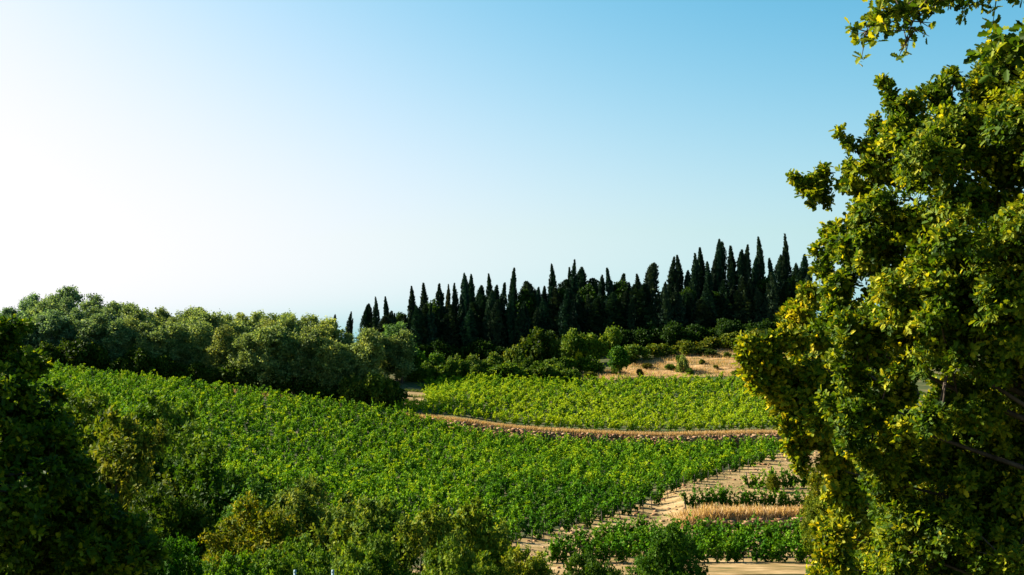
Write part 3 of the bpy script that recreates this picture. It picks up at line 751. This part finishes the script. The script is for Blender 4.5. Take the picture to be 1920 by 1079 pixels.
# lone round tree with a clear trunk on the dry slope
nq = 26000; xq = rng.uniform(8, 60, nq); yq = rng.uniform(256, 285, nq); kq = keep_dry(xq, yq) & (wav(xq * .5 + 3, yq * 1.7) > .22)
grass('weeds', np.column_stack([xq[kq], yq[kq]]), .2, .6, M['shrub'], 'green weedy strips across the dry grass slope', cat='weeds')
LK = Kind(1, 5, 2.3, 14, .30, 700, 8, .24, BROAD, M['shrub'], spread=.22)
X = at(1160, 700, 258)[0]; z = gz(X, 258)
LK.place('round_tree', X, 258, at(1160, 652, 258)[2] - z, 26 / F * 258, (.6, 1.0, .5), 'lone small round green tree with a short trunk on the dry slope', 'tree')

# --- foreground thicket in the valley
FGK = Kind(6, 7, 3.4, 22, .05, 4600, 10, .15, FOLD, M['shrub'], fine=7, tuft=True, spread=.13, mid=.6)
FGO = Kind(3, 7, 3.2, 22, .05, 4600, 10, .15, FOLD, M['oak'], fine=7, spread=.13, noise=.35, mid=.5, tuft=True)
FG = [ # px, top, half width px, Y, colour, kind, label
 (225, 772, 95, 62, (1.35, 1.15, .8), 0, 'brownish olive bush in the left thicket before the lower vineyard'),
 (150, 745, 80, 75, (.9, 1.0, .5), 0, 'olive tree crown at the far left of the thicket'),
 (340, 790, 60, 76, (.75, 1.0, .6), 0, 'mid green tree reaching up into the vineyard view'),
 (300, 740, 55, 92, (.85, 1.1, .7), 0, 'dull green tree furthest back in the left thicket'),
 (395, 850, 55, 66, (.55, .85, .45), 0, 'dark green tree between the brown bush and the yellow patch'),
 (455, 870, 55, 72, (.45, .7, .4), 0, 'dark tree crown left of the vineyard corner'),
 (300, 900, 90, 50, (.45, .6, .35), 0, 'shaded dark green bush at the lower left'),  # its dark leaf colour carries the shade of the lower left
 (120, 870, 100, 42, (.5, .55, .3), 0, 'deeply shaded bush at the left edge'),  # deep shade painted in by dimming the leaf colour
 (490, 905, 38, 58, (.7, 1.1, .9), 0, 'small bluish green tree tip left of the yellow bush'),
 (330, 1000, 80, 38, (.5, 1.0, .35), 0, 'fresh green bush at the bottom left of the thicket'),
 (470, 940, 55, 44, (1.35, 1.0, .45), 0, 'bush with yellow topped leaves at the front of the thicket'),
 (590, 905, 80, 46, (.95, .9, 1.0), 0, 'large olive brown bush in the middle foreground'),
 (700, 925, 80, 42, (1.0, 1.0, .9), 0, 'wide olive bush just right of the middle foreground one'),
 (560, 1000, 80, 36, (.8, 1.0, .6), 0, 'green bush at the bottom edge behind the two blue posts'),
 (690, 1010, 80, 35, (.8, .95, .6), 0, 'green bush at the bottom edge right of the two blue posts'),
 (800, 950, 70, 40, (1.15, 1.05, .8), 0, 'light olive bush below the vineyard, right of centre'),
 (880, 938, 60, 44, (1.2, 1.1, .7), 0, 'pale olive bush at the lower corner of the big vineyard'),
 (860, 1020, 80, 34, (.95, 1.0, .6), 0, 'olive green bush at the bottom edge below the vineyard corner'),
 (980, 1028, 55, 40, (1.3, 1.1, .6), 0, 'dry looking olive bush at the lower end of the sandy path'),
 (1090, 1030, 50, 60, (.5, .75, .35), 0, 'dark green bush at the left end of the small vine plot'),
 (1140, 1050, 45, 56, (.45, .7, .3), 0, 'low dark bush at the bottom edge before the small vine plot'),
 (1255, 985, 34, 80, (.5, .85, .35), 0, 'dark green sapling standing in front of the small vine plot'),
 (440, 1030, 70, 34, (.7, 1.0, .4), 0, 'green bush at the bottom edge left of the two blue posts'),
 (200, 1010, 110, 32, (.3, .4, .2), 0, 'almost black shaded bush in the bottom left corner'),  # corner shade is put into the near-black leaf colour
 (1780, 930, 120, 34, (.45, .7, .35), 0, 'dark bush added as shade fill behind the gaps of the huge oak'),  # this and the next two: dark fill added for shadow inside the oak
 (1900, 900, 120, 30, (.45, .65, .35), 0, 'dark shade fill bush added behind the huge oak at the right edge'),
 (1700, 820, 90, 48, (.5, .75, .4), 0, 'dark shade fill tree added behind the trunk side of the huge oak'),
 (1555, 862, 30, 120, (1.6, 1.25, .6), 0, 'yellow-green bush at the right end of the upper short vine row'),
 (1545, 915, 26, 112, (1.3, 1.2, .5), 0, 'green bush at the right end of the lower short vine row'),
 (1450, 888, 14, 155, (1.5, 1.2, .5), 0, 'small pale bush between the two short vine rows'),
 (1640, 960, 110, 24, (1.1, 1.1, .7), 1, 'yellow-green bush below the big oak at the bottom right'),
]
for px, tp, hw, Y, col, k, lab in FG:
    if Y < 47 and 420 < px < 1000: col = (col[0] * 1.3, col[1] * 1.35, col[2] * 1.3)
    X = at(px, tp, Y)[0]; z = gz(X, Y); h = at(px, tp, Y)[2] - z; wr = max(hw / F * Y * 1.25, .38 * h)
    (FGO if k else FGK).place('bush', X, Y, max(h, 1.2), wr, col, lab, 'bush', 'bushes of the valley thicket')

for i, (x_, y_, h_) in enumerate([(-18.5, 36, 9), (-22.5, 46, 10), (-26.5, 56, 10), (-15.5, 28, 8)]):  # unseen oaks added to cast shade over the lower left thicket
    FGK.place('oak_tree', x_, y_, h_, 3.6, (.7, .9, .5), ['nearer shade oak', 'middle shade oak', 'farthest shade oak', 'nearest small shade oak'][i] + ' added unseen beyond the left edge', 'tree', 'shade oaks added beyond the left edge')

# --- two blue posts at the bottom edge
for px, lab in ((553, 'left of two thin pale blue metal posts at the bottom edge'), (624, 'right of two thin pale blue metal posts at the bottom edge')):
    X = at(px, 1070, 28)[0]; z = gz(X, 28); h = at(px, 1069, 28)[2] - z
    mb = MB(); mb.add(*tube([(0, 0, -.2), (0, 0, h * .5), (0, 0, h), (0, 0, h + .004)], [.028, .028, .028, .002], 10))
    mb.add(*tube([(0, 0, h - .06), (0, 0, h - .03)], [.034, .034], 10))
    o = link('metal_post', mb.mesh('metal_post', M['metal'])); o.location = (X, 28, z)
    tag(o, lab, 'post', 'pair of blue posts')

# --- near trees: lobes are given where the crown stands (pixel, distance) and turned into metres
def near_tree(name, base, lobes, sprigs, per, leaf, tmpl, mat, col, label, cat, ttop=None, trad=.16, group=None, **kw):
    bx, by = base; bz = gz(bx, by)
    L = []
    for px, py, Y, r in lobes:
        p = at(px, py, Y); L.append((p[0] - bx, p[1] - by, p[2] - bz, r / F * Y))
    sub = []
    for l in L:
        k_ = 12 if l[3] > .35 else 4
        for q in rdir(k_):
            e_ = rng.uniform(.72, 1.1); sub.append((l[0] + q[0] * l[3] * e_, l[1] + q[1] * l[3] * e_, l[2] + q[2] * l[3] * e_, l[3] * rng.uniform(.16, .38)))
        sub.append((l[0], l[1], l[2], l[3] * .55))
    cm, cs = crown_mesh(sub, sprigs, per, leaf, tmpl, mat, **kw)
    t = thing(name, (bx, by, bz), label, cat, group)
    c = link('crown', cm, t); c.color = (*col, 1)
    mb = MB(); top = np.array(ttop); ts = np.linspace(0, 1, 7)
    pts = [np.array([0, 0, -.3])] + [top * q + np.array([math.sin(q * 6) * .08, math.cos(q * 5) * .06, 0]) for q in ts[1:]]
    mb.add(*tube(pts, [trad * 1.3] + [trad * (1 - .7 * q) for q in ts[1:]], 10, .06))
    for l in L:
        if l[3] < .16: continue
        l = np.array(l[:3]); s = top * float(np.clip(l[2] / max(top[2], .1) * .75, .2, .95)); m = (s + l) / 2 + rng.normal(0, .12, 3)
        mb.add(*tube([s, m, l], [trad * .22, trad * .13, trad * .04], 6, .08))
    # twigs to the leaf sprays
    Lc = np.array(L)
    for c_ in cs[rng.choice(len(cs), min(len(cs), 500), replace=False)]:
        j = np.argmin(np.linalg.norm(Lc[:, :3] - c_, axis=1)); a = Lc[j, :3]
        mb.add(*tube([a, (a + c_) / 2 + rng.normal(0, .04, 3), c_], [.014, .009, .004], 4))
    link('trunk', mb.mesh('trunk', M['bark'], True), t)
    return t, (bx, by, bz)

OAKL = [(1915, 215, 12.5, 115), (1800, 250, 13, 85), (1715, 285, 13, 66), (1650, 330, 13.2, 55), (1590, 350, 13.4, 36), (1545, 335, 13.5, 18), (1510, 350, 13.5, 13), (1490, 335, 13.5, 7), (1680, 440, 12.8, 85),
        (1620, 500, 13.2, 68), (1565, 560, 13.5, 45), (1535, 505, 13.6, 18), (1800, 400, 12.2, 130), (1910, 500, 12, 140), (1700, 560, 12.7, 110), (1620, 650, 13, 70), (1640, 780, 13, 80), (1780, 670, 12.3, 130),
        (1920, 760, 13.4, 130), (1740, 880, 13.4, 110), (1650, 900, 13.4, 60), (1830, 980, 13.6, 150), (1960, 980, 13.3, 150), (1870, 130, 12.8, 48), (1935, 95, 12.5, 62), (1910, 640, 12.4, 90),
        (1672, 195, 13.1, 18), (1705, 205, 13, 24), (1695, 235, 13.1, 38), (1645, 285, 13.2, 34), (1540, 365, 13.5, 26), (1660, 160, 13.1, 9), (1640, 240, 13.2, 16), (1595, 275, 13.3, 14), (1575, 250, 13.3, 7), (1980, 300, 12, 140), (2000, 620, 12.3, 150), (1750, 175, 13, 30), (1790, 150, 13, 16),
        (1550, 440, 13.6, 14), (1600, 420, 13.3, 34), (1570, 475, 13.4, 30), (1590, 610, 13.2, 50), (1530, 470, 13.6, 9), (1900, 1060, 12.6, 60), (1700, 1030, 13.4, 90), (1860, 860, 13.8, 130), (1830, 570, 12.9, 95), (1880, 510, 13.0, 90), (1770, 560, 13.2, 80), (1960, 420, 12.6, 110), (1800, 780, 13.8, 120)]
oak, ob = near_tree('oak_tree', (6.3, 13.0), OAKL, 50000, 9, .056, OAK, M['oak'], (1, 1, 1), 'huge leafy oak with yellow-green sunlit leaves filling the right side', 'tree',
                    (-.6, -.3, 6.4), .2, spread=.055, noise=.38, up=.2, inner=.3, mid=.45, tv=.19, shell=(.5, 1.1), tuft=True)
# a nearer bough of the same oak that hangs in from the top
def bough(pts_px, name, leafsize, nper, r0, mid):
    P = [np.array(at(*p)) - np.array(ob) for p in pts_px]
    mb = MB(); n = len(P); mb.add(*tube(P, [r0 * (1 - .8 * i / (n - 1)) for i in range(n)], 6, .05))
    cs = []
    for i in range(n - 1):
        for t in np.linspace(0, 1, 9):
            b = P[i] * (1 - t) + P[i + 1] * t
            for s in range(2):
                e = b + rng.normal(0, 1, 3) * np.array([.09, .12, .07]); mb.add(*tube([b, (b + e) / 2, e], [.006, .004, .002], 4)); cs.append(e)
    bo = link(name, mb.mesh(name, M['bark'], True), oak)
    cs = np.repeat(np.array(cs), nper, 0); m = len(cs)
    V, Fc = scatter(OAK, cs + rng.normal(0, .012, (m, 3)), norm(rdir(m) + np.array([-.2, -.1, .4])), norm(rdir(m) + np.array([-.5, 0, -.1])), leafsize * rng.uniform(.7, 1.2, m))
    link('leaves', mesh_np('leaves', V, Fc, 8, M['oak'], np.repeat(np.clip(rng.normal(mid, .2, m), 0, 1), 14)), bo)
bough([(1960, -40, 9.5), (1870, -15, 9.6), (1780, -10, 9.8), (1710, 5, 10), (1650, 30, 10.1), (1620, 70, 10.2)], 'hanging_bough', .085, 8, .02, .55)
bough([(1740, -5, 9.9), (1712, 40, 10), (1695, 85, 10.1)], 'hanging_bough', .08, 2, .008, .5)
bough([(1960, 60, 7.5), (1900, 90, 7.8), (1850, 110, 8.0)], 'hanging_bough', .085, 8, .015, .35)

near_tree('oak_tree', (8.6, 22), [(1440, 668, 21, 30), (1475, 645, 21, 34), (1400, 645, 21, 14), (1392, 668, 21, 9), (1420, 705, 21, 24), (1500, 725, 21.5, 48), (1540, 690, 22, 60), (1460, 755, 21.5, 22), (1560, 800, 22, 55), (1510, 795, 21.5, 28),
          (1500, 600, 21.5, 26), (1520, 555, 21.5, 20), (1620, 700, 23, 100), (1640, 850, 23, 80), (1575, 880, 22, 18), (1600, 940, 22, 40), (1590, 1010, 22, 40), (1470, 700, 21.3, 30), (1478, 762, 21.3, 38), (1510, 812, 21, 42), (1455, 740, 21.2, 28), (1500, 860, 21, 20), (1545, 770, 21.5, 44), (1568, 850, 21, 34), (1572, 930, 21, 32), (1566, 1000, 21, 34), (1570, 1065, 21, 40)], 14000, 9, .10, OAK, M['oak'], (1.15, 1.05, .9),
          'lighter yellowish oak just behind and left of the huge oak', 'tree', (-1.2, 0, 5), .13, spread=.10, noise=.4, mid=.55, inner=.1, tuft=True)
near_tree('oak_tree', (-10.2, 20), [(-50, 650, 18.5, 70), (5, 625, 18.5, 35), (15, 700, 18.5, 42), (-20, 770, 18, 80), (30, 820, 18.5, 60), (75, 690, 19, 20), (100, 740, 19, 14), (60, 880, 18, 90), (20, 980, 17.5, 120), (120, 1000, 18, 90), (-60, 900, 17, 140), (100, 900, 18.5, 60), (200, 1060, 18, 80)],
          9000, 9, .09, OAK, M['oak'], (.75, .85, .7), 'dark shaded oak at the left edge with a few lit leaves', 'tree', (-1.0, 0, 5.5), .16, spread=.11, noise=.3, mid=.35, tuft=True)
